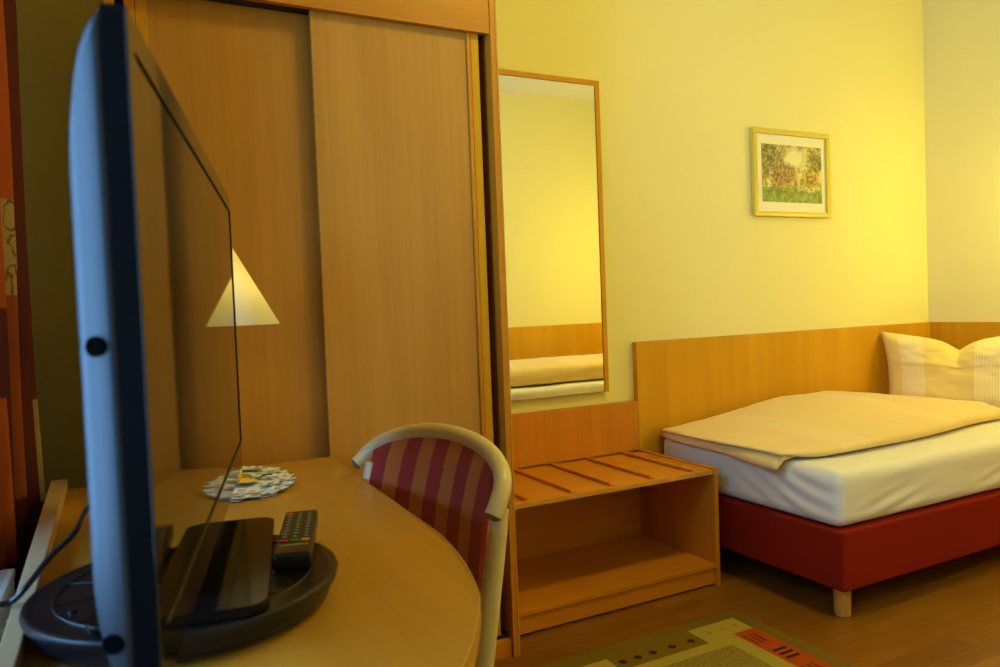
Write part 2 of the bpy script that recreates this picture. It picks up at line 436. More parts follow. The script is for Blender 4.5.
# back shell: rounded rectangle sections shrinking to the back
def rrect(l0, l1, z0, z1, r, n=6):
    pts = []
    for (cl, cz, a0) in ((l1-r, z1-r, 0), (l0+r, z1-r, 90), (l0+r, z0+r, 180), (l1-r, z0+r, 270)):
        for k in range(n+1):
            a = math.radians(a0+90*k/n); pts.append((cl+r*math.cos(a), cz+r*math.sin(a)))
    return pts
bm = B(); rings = []
for n_, il, iz, r in ((-.0205, .002, .002, .012), (-.022, 0, 0, .014), (-.027, .0005, .005, .018), (-.032, .0015, .012, .022), (-.037, .003, .023, .03), (-.041, .0055, .037, .04), (-.045, .010, .057, .05), (-.048, .018, .085, .05), (-.050, .030, .12, .05), (-.053, .16, .16, .05), (-.066, .21, .19, .05), (-.070, .23, .20, .05)):
    n_ = n_ if n_ > -.0221 else -.022+(n_+.022)*1.17
    rings.append([bm.verts.new(tv(l, n_, z)) for l, z in rrect(il, LEN-il, TZ0+iz*.6, TZ1-iz, r)])
for a, b_ in zip(rings, rings[1:]):
    for k in range(len(a)): bm.faces.new((a[k], a[(k+1) % len(a)], b_[(k+1) % len(a)], b_[k]))
bm.faces.new(rings[-1]); bm.faces.new(rings[0][::-1]); bmesh.ops.recalc_face_normals(bm, faces=bm.faces)
shell = tv_obj('back_shell', bm, shellp, t, 'all')
# bumpers on the near edge of the shell
for z in (1.131, .888):
    bm = B(); q = tv(.0035, -.0365, z); d1 = (DL*-.92+DN*-.39).normalized()
    tube(bm, [q+d1*.0028, q-d1*.008], .0085, 24); o = tv_obj('screw_hole', bm, plain('deep black rubber', (.002, .002, .002), .9, 0, 0), shell)
bm = B()
for (l0, l1, z0, z1) in ((0, LEN, TZ1-.030, TZ1), (0, LEN, TZ0, TZ0+.052), (0, .03, TZ0+.052, TZ1-.030), (LEN-.006, LEN, TZ0+.052, TZ1-.030)):
    tvbox(bm, l0, l1, -.0022, -.0003, z0, z1, .0004)
bez = tv_obj('bezel', bm, gloss, t)
side_m = plain('matt black frame plastic', (.002, .002, .002), .6, 0, .04)
bm = B()
for (l0, l1, z0, z1) in ((-.0004, LEN+.0004, TZ1-.012, TZ1+.0004), (-.0004, LEN+.0004, TZ0-.0004, TZ0+.012), (-.0004, .012, TZ0+.012, TZ1-.012), (LEN-.006, LEN+.0004, TZ0+.012, TZ1-.012)):
    tvbox(bm, l0, l1, -.0203, -.0024, z0, z1, .0006)
tv_obj('side_frame', bm, side_m, t)
bm = B(); tvbox(bm, .0302, LEN-.0062, -.018, -.0008, TZ0+.0522, TZ1-.0302, 0); tv_obj('screen', bm, plain('screen glass', (.004, .004, .005), .035, 0, .5), t, False)
bm = B()
tvbox(bm, .028, LEN-.004, -.0006, .0012, TZ0+.050, TZ0+.0525, .0004); tvbox(bm, .028, LEN-.004, -.0006, .0012, TZ1-.031, TZ1-.0285, .0004)
tvbox(bm, LEN-.0065, LEN-.0035, -.0006, .0012, TZ0+.050, TZ1-.0285, .0004)
tv_obj('screen_trim', bm, dark_gap, t)
bm = B(); tvbox(bm, LEN/2-.16, LEN/2+.16, -.05, -.024, .80, .90, .006); tv_obj('neck', bm, gloss, t)
bm = B()
pts = [(l, n_) for l, n_ in rrect(LEN/2-.215, LEN/2+.20, -.135, .070, .022, 6)]
prism(bm, pts, .7868, .799, .003)
for v in bm.verts: v.co = tv(v.co.x, v.co.y, v.co.z)
bmesh.ops.recalc_face_normals(bm, faces=bm.faces)
tv_obj('stand_plate', bm, plain('stand gloss', (.006, .005, .005), .12, 0, .14), t)

# ---------------------------------------------------------------- remote control
RA = Vector((.200, -1.685, 0)); RB = Vector((.264, -1.455, 0)); rd = (RB-RA).normalized(); rp = Vector((rd.y, -rd.x, 0)); RL = (RB-RA).length
def rm(l, s, z): return RA+rd*l+rp*s+Vector((0, 0, z))
c = rm(RL/2, 0, .787)
t = thing('remote_control', 'slim black remote control lying on the turntable rim', 'remote control', c)
def rbox(bm, l0, l1, s0, s1, z0, z1, bev, seg=2):
    vs0 = set(bm.verts); box(bm, l0, l1, s0, s1, z0, z1, bev, seg=seg)
    for v in bm.verts:
        if v not in vs0: v.co = rm(v.co.x, v.co.y, v.co.z)
    bmesh.ops.recalc_face_normals(bm, faces=bm.faces)
bm = B(); rbox(bm, 0, RL, -.027, .027, .7875, .811, .004, 3); link('body', bm, blackp, t, smooth=True)
bm = B(); rbox(bm, .003, .030, -.023, .023, .8111, .8118, .0003); link('end_cover', bm, blackp, t, smooth=True)
btn = {k: plain('button '+k, c_, .5) for k, c_ in dict(grey=(.10, .10, .10), red=(.5, .03, .03), green=(.05, .25, .06), yellow=(.65, .42, .04), blue=(.05, .1, .4)).items()}
mark = plain('button print', (.75, .72, .66), .6)
for r_ in range(10):
    for c_ in range(3):
        l = .062+r_*.0165; s = (-.016, 0, .016)[c_]
        col = 'grey'
        if r_ == 0: col = ('red', 'green', 'yellow')[c_]
        if r_ == 9: col = ('red', 'grey', 'grey')[c_]
        bm = B(); rbox(bm, l-.0042, l+.0042, s-.0058, s+.0058, .8111, .8132, .0012)
        b_ = link('button', bm, btn[col], t, smooth=True)
        if col == 'red' or col == 'green' or col == 'yellow': b_['label'] = col+' button'
        if r_ > 0:
            bm = B(); rbox(bm, l-.0006, l+.0006, s-.0028, s+.0028, .8133, .8135, 0); rbox(bm, l-.0022, l+.0022, s-.0006, s+.0006, .8133, .8135, 0)
            link('button_mark', bm, mark, b_)
        bm = B(); rbox(bm, l+.0068, l+.0079, s-.0035, s+.0035, .8111, .8113, 0); link('printed_legend', bm, mark, t)
# brand lettering as on the remote
cu = bpy.data.curves.new('lettering', 'FONT'); cu.body = 'SAMSUNG'; cu.size = .0078; cu.align_x = 'CENTER'; cu.align_y = 'CENTER'; cu.extrude = .0001
tmp = bpy.data.objects.new('lettering_source', cu); COL.objects.link(tmp)
dg = bpy.context.evaluated_depsgraph_get(); me = bpy.data.meshes.new_from_object(tmp.evaluated_get(dg)); bpy.data.objects.remove(tmp)
M = Matrix((( rp.x, rd.x, 0, 0), (rp.y, rd.y, 0, 0), (0, 0, 1, 0), (0, 0, 0, 1)))
pos = rm(.042, 0, .8113)
me.transform(Matrix.Translation(pos-c) @ M @ Matrix.Diagonal((1.15, 1, 1, 1)))
me.materials.clear(); me.materials.append(mark)
o = bpy.data.objects.new('brand_lettering', me); COL.objects.link(o); o.parent = t

# ---------------------------------------------------------------- cable
cab = curve_pts([(.085, -1.42, .90), (.0, -1.40, .885), (-.057, -1.409, .86), (-.075, -1.50, .843), (-.106, -1.53, .82), (-.133, -1.565, .793), (-.151, -1.56, .7755), (-.172, -1.56, .7725), (-.186, -1.565, .755), (-.190, -1.57, .70), (-.188, -1.58, .5), (-.186, -1.58, .3)], 6)
bm = B(); tube(bm, cab, .0042, 10)
tag(link('power_cable', bm, blackp, origin=(-.148, -1.665, .77), smooth='all'), 'thin black cable draped from the television over the desk rail', 'cable')

# ---------------------------------------------------------------- doily
c0 = Vector((.243, -.835, .7388))
mats = [plain('doily white', (.86, .86, .80), .8), plain('doily leaf green', (.33, .42, .22), .8), plain('doily blossom yellow', (.82, .58, .06), .8), plain('doily orange', (.75, .38, .12), .8), plain('doily outline teal', (.28, .38, .38), .8)]
bm = B()
N = 72; ring = []
for k in range(N):
    a = 2*PI*k/N; w = 1+.06*math.sin(9*a)+.03*math.sin(17*a+1)
    ring.append((c0.x+.118*w*math.cos(a), c0.y+.185*w*math.sin(a)))
prism(bm, ring, .7408, .7414)
def petal(cx_, cy_, z, a, L, Wd, mi, tilt=0):
    P = [(0, 0), (.35, .5), (.7, .45), (1, 0), (.7, -.45), (.35, -.5)]
    vs = []
    for u, v in P:
        x = cx_+math.cos(a)*u*L-math.sin(a)*v*Wd; y = cy_+math.sin(a)*u*L+math.cos(a)*v*Wd
        vs.append(bm.verts.new((x, y, z+tilt*u*L)))
    f = bm.faces.new(vs); f.material_index = mi
for i in range(46):
    rr = math.sqrt(random.random()) if i > 20 else 1; a = random.random()*2*PI if i > 20 else 2*PI*i/21
    x = c0.x+.106*rr*math.cos(a); y = c0.y+.172*rr*math.sin(a); z = .7424+.00012*i
    a0 = random.random()*PI
    if i % 2: petal(x, y, z-.0006, a0+.4, .046, .016, 1, .05); petal(x, y, z-.0006, a0+3.3, .042, .014, 1, .05)
    for k in range(6):
        petal(x, y, z-.0003, a0+k*PI/3, .031, .019, 4, .10)
        petal(x, y, z, a0+k*PI/3, .029, .0165, 0, .12)
    cc = 3 if i % 4 == 0 else (2 if i % 3 == 0 else 0)
    for k in range(6): petal(x, y, z+.0022, a0+k*PI/3, .010, .010, cc, .1)
for k in range(9): petal(c0.x+.012, c0.y-.045, .7495, k*PI/4.5, .026, .016, 2, .2)
tag(link('floral_doily', bm, mats, origin=c0), 'white floral doily with daffodils spread on the desk by the wardrobe', 'doily')

# ---------------------------------------------------------------- table lamp
lx, ly = .243, -.83
t = thing('table_lamp', 'slender table lamp with yellow cone shade behind the television', 'lamp', (lx, ly, .7505))
bm = B(); lathe(bm, lx, ly, [(0, .7505), (.028, .7505), (.030, .754), (.027, .757), (.009, .761), (.006, .775), (0, .775)], 32); link('base', bm, brass, t, smooth=True)
bm = B(); lathe(bm, lx, ly, [(0, .775), (.0035, .775), (.0035, 1.16), (.010, 1.162), (.010, 1.19), (0, 1.19)], 16); link('pole', bm, brass, t, smooth=True)
bm = B(); lathe(bm, lx, ly, [(.1135, 1.131), (.004, 1.333), (.003, 1.3325), (.1125, 1.1305), (.1135, 1.131)], 64)
sh = link('lamp_shade', bm, shade_m, t, smooth=True)
bm = B(); bmesh.ops.create_uvsphere(bm, u_segments=16, v_segments=10, radius=.016); bmesh.ops.translate(bm, vec=(lx, ly, 1.205), verts=bm.verts)
link('bulb', bm, emit('lit bulb', (1, .84, .32), 30), t, smooth='all')

# ---------------------------------------------------------------- chair
MX, MY, Z0, DZ, AA, BB, TH = .58, -1.19, .765, .10, .275, .085, -.23
cf = Vector((-math.cos(TH), math.sin(TH), 0)); cs = Vector((math.sin(TH), math.cos(TH), 0)); CM = Vector((MX, MY, 0))
def ch(s, fw, z): return CM+cs*s+cf*fw+Vector((0, 0, z))
t = thing('armless_chair', 'pale beech chair with curved back rail and striped upholstery beside the desk', 'chair', (MX, MY, 0))
pts = []; rad = []
for k in range(41):
    a = PI*k/40; pts.append(ch(-AA*math.cos(a)*-1, -BB*math.sin(a), Z0+DZ*math.sin(a)**.92)); e = min(k, 40-k)
    rad.append(.0185 if e > 2 else (.0165, .0178, .0183)[e])
if (pts[0]-ch(-AA, 0, Z0)).length < .05: pts = pts[::-1]
pts = [ch(AA+.001, .004, Z0+.004)]+pts[2:-1]+[ch(-AA-.002, .003, Z0-.006), ch(-AA-.001, .013, Z0-.022)]; rad = [.0165, .0178]+[.0185]*(len(pts)-4)+[.0190, .0185]
bm = B(); tube(bm, pts, rad, 18)
rail = link('back_rail', bm, pale_w, t, smooth=True)
for s in (-1, 1):
    e = ch(s*AA, .01, Z0-.015); a = pts[0] if (pts[0]-e).length < (pts[-1]-e).length else pts[-1]; b_ = pts[1] if a is pts[0] else pts[-2]
    dr = (a-b_).normalized(); bm = B(); R_ = .0178 if s < 0 else .0163; tube(bm, [a+dr*.0002, a+dr*.005, a+dr*.009], [R_, R_*.82, R_*.4], 18)
    link('rail_end', bm, endgrain, rail, smooth=True)
def recl(z):  # forward shift of the reclined back with falling height
    d = max(0, .84-z); return .30*min(d, .13)+.15*max(0, d-.13)
for s in (-1, 1):
    so, fo = (.240, -.018) if s > 0 else (.272, -.012)
    P = [ch(s*so, fo+.2*(Z0-z)-(.09*max(0, .3-z)), z) for z in ((.775 if s > 0 else .752), .72, .62, .5, .4, .3, .2, .1, .001)]
    bm = B(); tube(bm, P, [.0165, .0185, .020, .021, .021, .020, .0185, .0165, .0145], 14)
    link('leg', bm, pale_w, t, smooth=True)
for s in (-1, 1):
    P = [ch(s*.215, .49+.03*(.44-z), z) for z in (.44, .3, .15, .001)]
    bm = B(); tube(bm, P, [.02, .019, .017, .014], 14); link('leg', bm, pale_w, t, smooth=True)
up_m = stripe_mat('striped chair upholstery', [(k/9, ((.36, .020, .022) if k % 2 == 0 else (.56, .175, .032))) for k in range(9)])
# back cushion
bm = B(); uvl = bm.loops.layers.uv.new('UVMap')
NS, NZ = 44, 26; front = []; backg = []
for i in range(NS+1):
    s = -.232+.464*i/NS; q = math.sqrt(max(0, 1-(s/.262)**2)); topz = Z0+DZ*q-.006; botz = .485
    f_, b2 = [], []
    for j in range(NZ+1):
        v = j/NZ; z = botz+(topz-botz)*v
        edge = min(1, 6*min(v+.02, 1-v+.02, i/NS+.02, 1-i/NS+.02))
        puff = .016*math.sqrt(edge)
        fw = -BB*q*.95+recl(z)
        f_.append((bm.verts.new(ch(s, fw+puff, z)), i/NS, v)); b2.append((bm.verts.new(ch(s, fw-.4*puff-.006, z)), i/NS, v))
    front.append(f_); backg.append(b2)
def quad(a, b_, c_, d_):
    f = bm.faces.new((a[0], b_[0], c_[0], d_[0]))
    for l_, w in zip(f.loops, (a, b_, c_, d_)): l_[uvl].uv = (min(.999, w[1]), w[2])
for G in (front, backg):
    for i in range(NS):
        for j in range(NZ): quad(G[i][j], G[i+1][j], G[i+1][j+1], G[i][j+1])
for i in range(NS):
    quad(front[i][0], front[i+1][0], backg[i+1][0], backg[i][0]); quad(front[i][NZ], front[i+1][NZ], backg[i+1][NZ], backg[i][NZ])
for j in range(NZ):
    quad(front[0][j], front[0][j+1], backg[0][j+1], backg[0][j]); quad(front[NS][j], front[NS][j+1], backg[NS][j+1], backg[NS][j])
bmesh.ops.recalc_face_normals(bm, faces=bm.faces)
link('backrest', bm, up_m, t, smooth=True)
# seat
bm = B(); uvl = bm.loops.layers.uv.new('UVMap')
rounded_box(bm, (-.22, .22, .045, .53, .425, .475), .022, (10, 10, 1), lambda p, n: Vector((0, 0, .012*max(0, n.z)*(1-(p.x/.22)**4)*(1-((p.y-.29)/.25)**4))))
for f in bm.faces:
    for l_ in f.loops: l_[uvl].uv = (min(.999, max(0, (l_.vert.co.x+.24)/.48)), l_.vert.co.y)
for v in bm.verts: v.co = ch(v.co.x, v.co.y, v.co.z)
bmesh.ops.recalc_face_normals(bm, faces=bm.faces)
link('seat', bm, up_m, t, smooth=True)
bm = B(); box(bm, -.225, .225, .05, .52, .38, .424, .006)
for v in bm.verts: v.co = ch(v.co.x, v.co.y, v.co.z)
bmesh.ops.recalc_face_normals(bm, faces=bm.faces); link('seat_frame', bm, pale_w, t, smooth=True)

# ---------------------------------------------------------------- mirror
t = thing('wall_mirror', 'tall wall mirror with thin beech frame beside the wardrobe', 'mirror', (1.62, -.02, .76))
bx('frame_top', (1.32, 1.9235, -.032, -.004, 2.104, 2.127), head_w, t, .002)
bx('frame_side', (1.9005, 1.9235, -.032, -.004, .757, 2.1035), head_w, t, .002)
bx('frame_side', (1.32, 1.343, -.032, -.004, .757, 2.1035), head_w, t, .002)
bx('mirror_glass', (1.3435, 1.900, -.027, -.021, .760, 2.1035), mirror_m, t, 0)
bx('backing', (1.3435, 1.900, -.0205, -.006, .79, 2.1035), wood_z, t, .001)

# ---------------------------------------------------------------- luggage rack
t = thing('luggage_rack', 'low beech luggage rack with slatted top below the mirror', 'luggage rack', (1.61, -.25, 0))
bx('side_panel', (2.078, 2.0985, -.510, -.034, 0, .476), wood_z, t)
bx('side_panel', (1.122, 1.142, -.510, -.010, 0, .476), wood_z, t)
bx('top_panel', (1.1425, 2.0775, -.506, -.032, .452, .470), wood_x, t)
bx('front_edge', (1.1425, 2.0775, -.5075, -.5063, .4525, .4695), edge_w, t, 0)
bx('back_panel', (1.122, 2.0788, -.032, -.008, .4765, .702), wood_z, t)
bx('inner_back', (1.1425, 2.0770, -.030, -.012, .02, .4515), wood_x, t)
bx('shelf', (1.1425, 2.0775, -.508, -.032, .0735, .090), wood_x, t)
bx('plinth', (1.1425, 2.0775, -.500, -.482, .008, .0700), wood_x, t)
for x in (1.235, 1.425, 1.60, 1.79, 1.985):
    bx('slat', (x-.010, x+.010, -.488, -.034, .4702, .4825), wood_y, t, .005)

# ---------------------------------------------------------------- headboards
bm = B(); box(bm, 2.0795, 4.2365, -.033, -.002, .02, .9686)
o = link('headboard_panel', bm, head_w, origin=(3.1, -.018, .02), smooth=True); tag(o, 'long honey beech headboard panel along the wall under the picture', 'headboard')
bm = B(); box(bm, 4.205, 4.2365, -3.10, -.0345, .02, .9686)
o = link('headboard_panel', bm, head_w, origin=(4.22, -1.5, .02), smooth=True); tag(o, 'beech headboard panel on the right wall behind the pillow', 'headboard')
bm = B(); box(bm, 2.0795, 4.204, -3.138, -3.107, .02, .9686)
o = link('headboard_panel', bm, head_w, origin=(3.1, -3.12, .02), smooth=True); tag(o, 'beech headboard panel seen in the mirror behind the rolled duvet', 'headboard')

# ---------------------------------------------------------------- beds
def make_bed(y0, y1, label, group):
    """y0 = open long side"""
    ya, yb = min(y0, y1), max(y0, y1)
    t = thing('bed_base', label, 'bed', (3.19, (y0+y1)/2, 0), group)
    bm = B(); rounded_box(bm, (2.186, 4.20, ya, yb, .112, .326), .012, (6, 4, 2)); link('box_frame', bm, red_f, t, smooth=True)
    for x in (2.262, 4.12):
        for y in (ya+.07, yb-.07):
            bm = B(); lathe(bm, x, y, [(0, 0), (.027, 0), (.028, .004), (.031, .112), (0, .112)], 24); link('leg', bm, edge_w, t, smooth=True)
    return t
make_bed(-1.018, -.04, 'brick red upholstered bed base on round wooden legs beside the luggage rack', 'bed bases')
make_bed(-2.13, -3.10, 'red bed base of the second bed, reflected at the bottom of the mirror', 'bed bases')

def mattress(y0, y1, sgn, label):
    ya, yb = min(y0, y1), max(y0, y1); x0, x1 = 2.190, 4.185; z0, z1 = .327, .532
    cyy = y0
    def disp(p, n):
        o = Vector((0, 0, 0))
        side = max(0, -n.x) if abs(n.x) > abs(n.y) else abs(n.y)
        # corner tension folds radiating from the lower foot corner
        dx = p.x-x0; dy = abs(p.y-cyy); dz = p.z-z0
        if n.z < .5:
            if dx < .12:   # foot face
                u = dy; m_ = math.exp(-((u-.22)/.2)**2)
                w = math.sin((dz*1.0-u*.35)*95+2*math.sin(u*9))*.0035*m_*sm(0, .03, dz)*(1-sm(.16, .21, dz)*.6)
                o += Vector((-w, 0, 0))
            if dy < .1:    # long open side
                for c_, a_ in ((.30, .9), (1.0, 1.0), (1.55, .8)):
                    m_ = math.exp(-((dx-c_)/.16)**2)*math.exp(-((dz-.06)/.05)**2)
                    o += Vector((0, sgn*math.sin((dz-(dx-c_)*.22)*120)*.004*m_*a_, 0))
                o += Vector((0, sgn*.003*noise.noise(Vector((dx*4, dz*16, 3)))*sm(0, .05, dz), 0))
                # sheet pulled in at the bottom edge
            if dz < .03: o += Vector((.008 if dx < .1 else 0, -sgn*.008 if dy < .1 else 0, 0))*(1-dz/.03)
        else:
            o += Vector((0, 0, .004*noise.noise(Vector((p.x*3, p.y*4, 1)))))
            if dx < .35 and dy < .35: o += Vector((0, 0, .0025*math.sin((dx+dy)*60)*math.exp(-((dx-dy)/.12)**2)))
        return o
    bm = B(); rounded_box(bm, (x0, x1, ya, yb, z0, z1), .038, (90, 44, 14), disp)
    o = link('mattress', bm, sheet, origin=(3.19, (y0+y1)/2, z0), smooth='all'); tag(o, label, 'mattress', 'sheeted mattresses'); return o
mattress(-1.005, -.045, -1, 'mattress in a white fitted sheet on the red bed base')
mattress(-2.14, -3.095, 1, 'white sheeted mattress of the second bed, a pale strip in the mirror')

def pad(bm, uvl, fx, fy, zb, ht, nu, nv, wr, u_off=0, seed=0, edge=9):
    """soft pad: fx/fy(u,v) plan position; zb bottom; ht(u,v) height"""
    G = [[], []]
    for i in range(nu+1):
        r0, r1 = [], []
        for j in range(nv+1):
            u, v = i/nu, j/nv
            e = min(1, min(u, 1-u)*edge*1.6, min(v, 1-v)*edge); e = math.sqrt(max(0, 1-(1-e)**2))
            x, y = fx(u, v), fy(u, v); h = ht(u, v)
            w = wr*(noise.noise(Vector((x*5, y*7, seed)))+.5*noise.noise(Vector((x*13, y*15, seed+5))))
            zz = zb(u, v)
            r0.append((bm.verts.new((x, y, zz+h*.5+e*(h*.5+w))), u, v))
            r1.append((bm.verts.new((x, y, zz+h*.5-e*h*.5)), u, v))
        G[0].append(r0); G[1].append(r1)
    for g in G:
        for i in range(nu):
            for j in range(nv):
                q = (g[i][j], g[i+1][j], g[i+1][j+1], g[i][j+1]); f = bm.faces.new([a[0] for a in q])
                for l_, a in zip(f.loops, q): l_[uvl].uv = (min(.999, a[1]+u_off), a[2])

def duvet_front():
    bm = B(); uvl = bm.loops.layers.uv.new('UVMap')
    # v=0 front, v=1 wall
    def yfront(u): return -.800-.042*sm(0, .14, u)+.085*sm(.35, .8, u)+.26*sm(.80, 1, u)
    fy = lambda u, v: yfront(u)+(-.055-yfront(u))*v
    # folded lower layer peeping out at the foot end
    fx = lambda u, v: 2.118+.060*v-.010*math.sin(v*9+.6)+.60*u
    def zb(u, v): return .5335-(.034*(1-sm(0, .09, u)))*(1-v*.6)
    pad(bm, uvl, fx, lambda u, v: fy(u*.3, v)+(.004+.05*sm(.05, .3, u))*(1-v), zb, lambda u, v: .034*(1-.5*sm(.6, 1, u)), 40, 40, .003, 0, 1, 12)
    fx2 = lambda u, v: 2.125+.055*v+.010*math.sin(v*5+1)+1.58*u+.26*u*(1-v)
    fy2 = lambda u, v: fy(u, v)
    def zb2(u, v): return .5345+.022*(1-sm(0, .10, u))*(1-.3*v)
    def h2(u, v):
        return .022+.020*sm(0, .1, u)+.082*sm(0, .50, u)*(.30+.70*sm(0, .7, v))*(1-.80*sm(.62, 1, u))
    pad(bm, uvl, fx2, fy2, zb2, h2, 110, 56, .007, 0, 2, 10)
    bmesh.ops.remove_doubles(bm, verts=bm.verts, dist=1e-5); bmesh.ops.recalc_face_normals(bm, faces=bm.faces)
    o = link('duvet', bm, duvet_m, origin=(2.95, -.45, .53), smooth='all')
    tag(o, 'pale peach duvet folded flat on the mattress in front of the headboard', 'duvet', 'peach duvets')
duvet_front()
# rolled duvet of the second bed
bm = B(); uvl = bm.loops.layers.uv.new('UVMap')
NU, NK = 70, 36; rows = []
for i in range(NU+1):
    u = i/NU; x = 2.30+1.55*u; e = min(1, 14*min(u, 1-u)+.05); e = math.sqrt(1-(1-e)**2)
    row = []
    for k in range(NK):
        a = 2*PI*k/NK; cc, ss = math.cos(a), math.sin(a)
        sx = (abs(cc)**.55)*(1 if cc >= 0 else -1); sz = (abs(ss)**(.7 if ss > 0 else .35))*(1 if ss >= 0 else -1)
        w = 1+.05*noise.noise(Vector((x*3, a*1.2, 4)))+.03*noise.noise(Vector((x*9, a*2, 9)))
        row.append(bm.verts.new((x, -2.56+  .345*sx*e*w, .623+.104*sz*e*.86*(w if sz > 0 else 1))))
    rows.append(row)
for i in range(NU):
    for k in range(NK):
        f = bm.faces.new((rows[i][k], rows[i+1][k], rows[i+1][(k+1) % NK], rows[i][(k+1) % NK]))
        for l_, uu in zip(f.loops, (i, i+1, i+1, i)): l_[uvl].uv = (min(.999, uu/NU), k/NK)
bm.faces.new(rows[0][::-1]); bm.faces.new(rows[-1]); bmesh.ops.recalc_face_normals(bm, faces=bm.faces)
o = link('duvet', bm, duvet_m, origin=(3.1, -2.56, .535), smooth='all'); tag(o, 'plump folded peach duvet reflected in the lower part of the mirror', 'duvet', 'peach duvets')

def pillow(yc, sgn, label, group):
    bm = B(); uvl = bm.loops.layers.uv.new('UVMap'); N = 56; G = [[], []]
    for i in range(N+1):
        r0, r1 = [], []
        for j in range(N+1):
            u, v = i/N, j/N; a = 2*u-1; b_ = 2*v-1
            # outline: pinched sides, pointed corners
            y = a*.415*(1-.045*(1-b_*b_))*(1-.045*(1-b_)); zz = b_*.199*(1-.02*(1-a*a))
            ac = a-.11
            chop = math.exp(-(abs(ac)**1.3)/.075)*sm(.35, 1, v)
            dip = .056*chop+.040*math.exp(-(ac/.62)**2)*sm(.45, 1, v)
            z = .535+.199+zz-dip+.010*abs(a)**6*sm(.6, 1, v)
            th = .100*max(0, (1-a**4))**.55*max(0, (1-b_**4))**.5
            th *= 1-.35*chop
            xb = 3.86+.05*v   # leans back a little
            bulge = .012*noise.noise(Vector((a*2.4, b_*2.4, 2)))+.006*noise.noise(Vector((a*7, b_*6, 8)))+.010*sm(.57, .60, v)*(1 if v > .57 else 0)
            # radial creases by the chop
            bulge += .006*math.sin(math.atan2(b_-1.0, ac+.001)*14)*math.exp(-((ac*ac+(b_-1)**2)/.35))
            e = min(1, 8*min(u, 1-u, v, 1-v))
            def rot(X, Y):
                ca, sa = math.cos(math.radians(27)), math.sin(math.radians(27)); X -= 3.88
                return (3.915+X*ca-Y*sa, yc+X*sa+Y*ca, z)
            r0.append((bm.verts.new(rot(xb-th-bulge*e, y)), u, v)); r1.append((bm.verts.new(rot(xb+th*.8, y)), u, v))
        G[0].append(r0); G[1].append(r1)
    for g in G:
        for i in range(N):
            for j in range(N):
                q = (g[i][j], g[i+1][j], g[i+1][j+1], g[i][j+1]); f = bm.faces.new([w[0] for w in q])
                for l_, w in zip(f.loops, q):
                    l_[uvl].uv = (min(.999, 1-w[1]), w[2])
    bmesh.ops.remove_doubles(bm, verts=bm.verts, dist=1e-5); bmesh.ops.recalc_face_normals(bm, faces=bm.faces)
    o = link('pillow', bm, pillow_m, origin=(3.88, yc, .535), smooth='all'); tag(o, label, 'pillow', group)
    return o
pillow(-.425, 1, 'peach pillow with pleated bands and dented top standing at the head of the bed', 'peach pillows')

# ---------------------------------------------------------------- picture
t = thing('framed_picture', 'small framed landscape print with gilt frame above the headboard', 'picture', (3.117, -.01, 1.56))
px0, px1, pz0, pz1 = 2.843, 3.393, 1.558, 1.999; fw = .025
bm = B()
for d_ in ((px0, px1, -.028, -.003, pz1-fw, pz1), (px0, px1, -.028, -.003, pz0, pz0+fw), (px0, px0+fw, -.028, -.003, pz0+fw, pz1-fw), (px1-fw, px1, -.028, -.003, pz0+fw, pz1-fw)): box(bm, *d_, bev=.005)
link('frame', bm, gold, t, smooth=True)
bx('mat_board', (px0+fw+.0005, px1-fw-.0005, -.014, -.006, pz0+fw+.0005, pz1-fw-.0005), plain('mat board', (.86, .82, .66), .6), t, 0)
m, nt, b = new_mat('generic park landscape print')
tc = nt.nodes.new('ShaderNodeTexCoord'); sp = nt.nodes.new('ShaderNodeSeparateXYZ'); nt.links.new(tc.outputs['Generated'], sp.inputs[0])
n1 = nt.nodes.new('ShaderNodeTexNoise'); n1.inputs['Scale'].default_value = 26; n1.inputs['Detail'].default_value = 4; nt.links.new(tc.outputs['Object'], n1.inputs['Vector'])
n2 = nt.nodes.new('ShaderNodeTexNoise'); n2.inputs['Scale'].default_value = 90; n2.inputs['Detail'].default_value = 3; nt.links.new(tc.outputs['Object'], n2.inputs['Vector'])
r1 = ramp(nt, [(.36, (.10, .13, .04)), (.45, (.34, .20, .06)), (.52, (.45, .42, .12)), (.62, (.80, .76, .45))])
a1 = nt.nodes.new('ShaderNodeMath'); a1.operation = 'MULTIPLY_ADD'; a1.inputs[1].default_value = .55; nt.links.new(n1.outputs['Fac'], a1.inputs[0])
a2 = nt.nodes.new('ShaderNodeMath'); a2.operation = 'MULTIPLY'; a2.inputs[1].default_value = .45; nt.links.new(n2.outputs['Fac'], a2.inputs[0]); nt.links.new(a2.outputs[0], a1.inputs[2])
nt.links.new(a1.outputs[0], r1.inputs[0])
r2 = ramp(nt, [(.4, (.10, .17, .03)), (.6, (.32, .38, .10))]); nt.links.new(a1.outputs[0], r2.inputs[0])
st = nt.nodes.new('ShaderNodeValToRGB'); st.color_ramp.elements[0].position = .24; st.color_ramp.elements[1].position = .27; nt.links.new(sp.outputs[2], st.inputs[0])
mx = nt.nodes.new('ShaderNodeMix'); mx.data_type = 'RGBA'; nt.links.new(st.outputs[0], mx.inputs['Factor']); nt.links.new(r2.outputs[0], mx.inputs['A']); nt.links.new(r1.outputs[0], mx.inputs['B'])
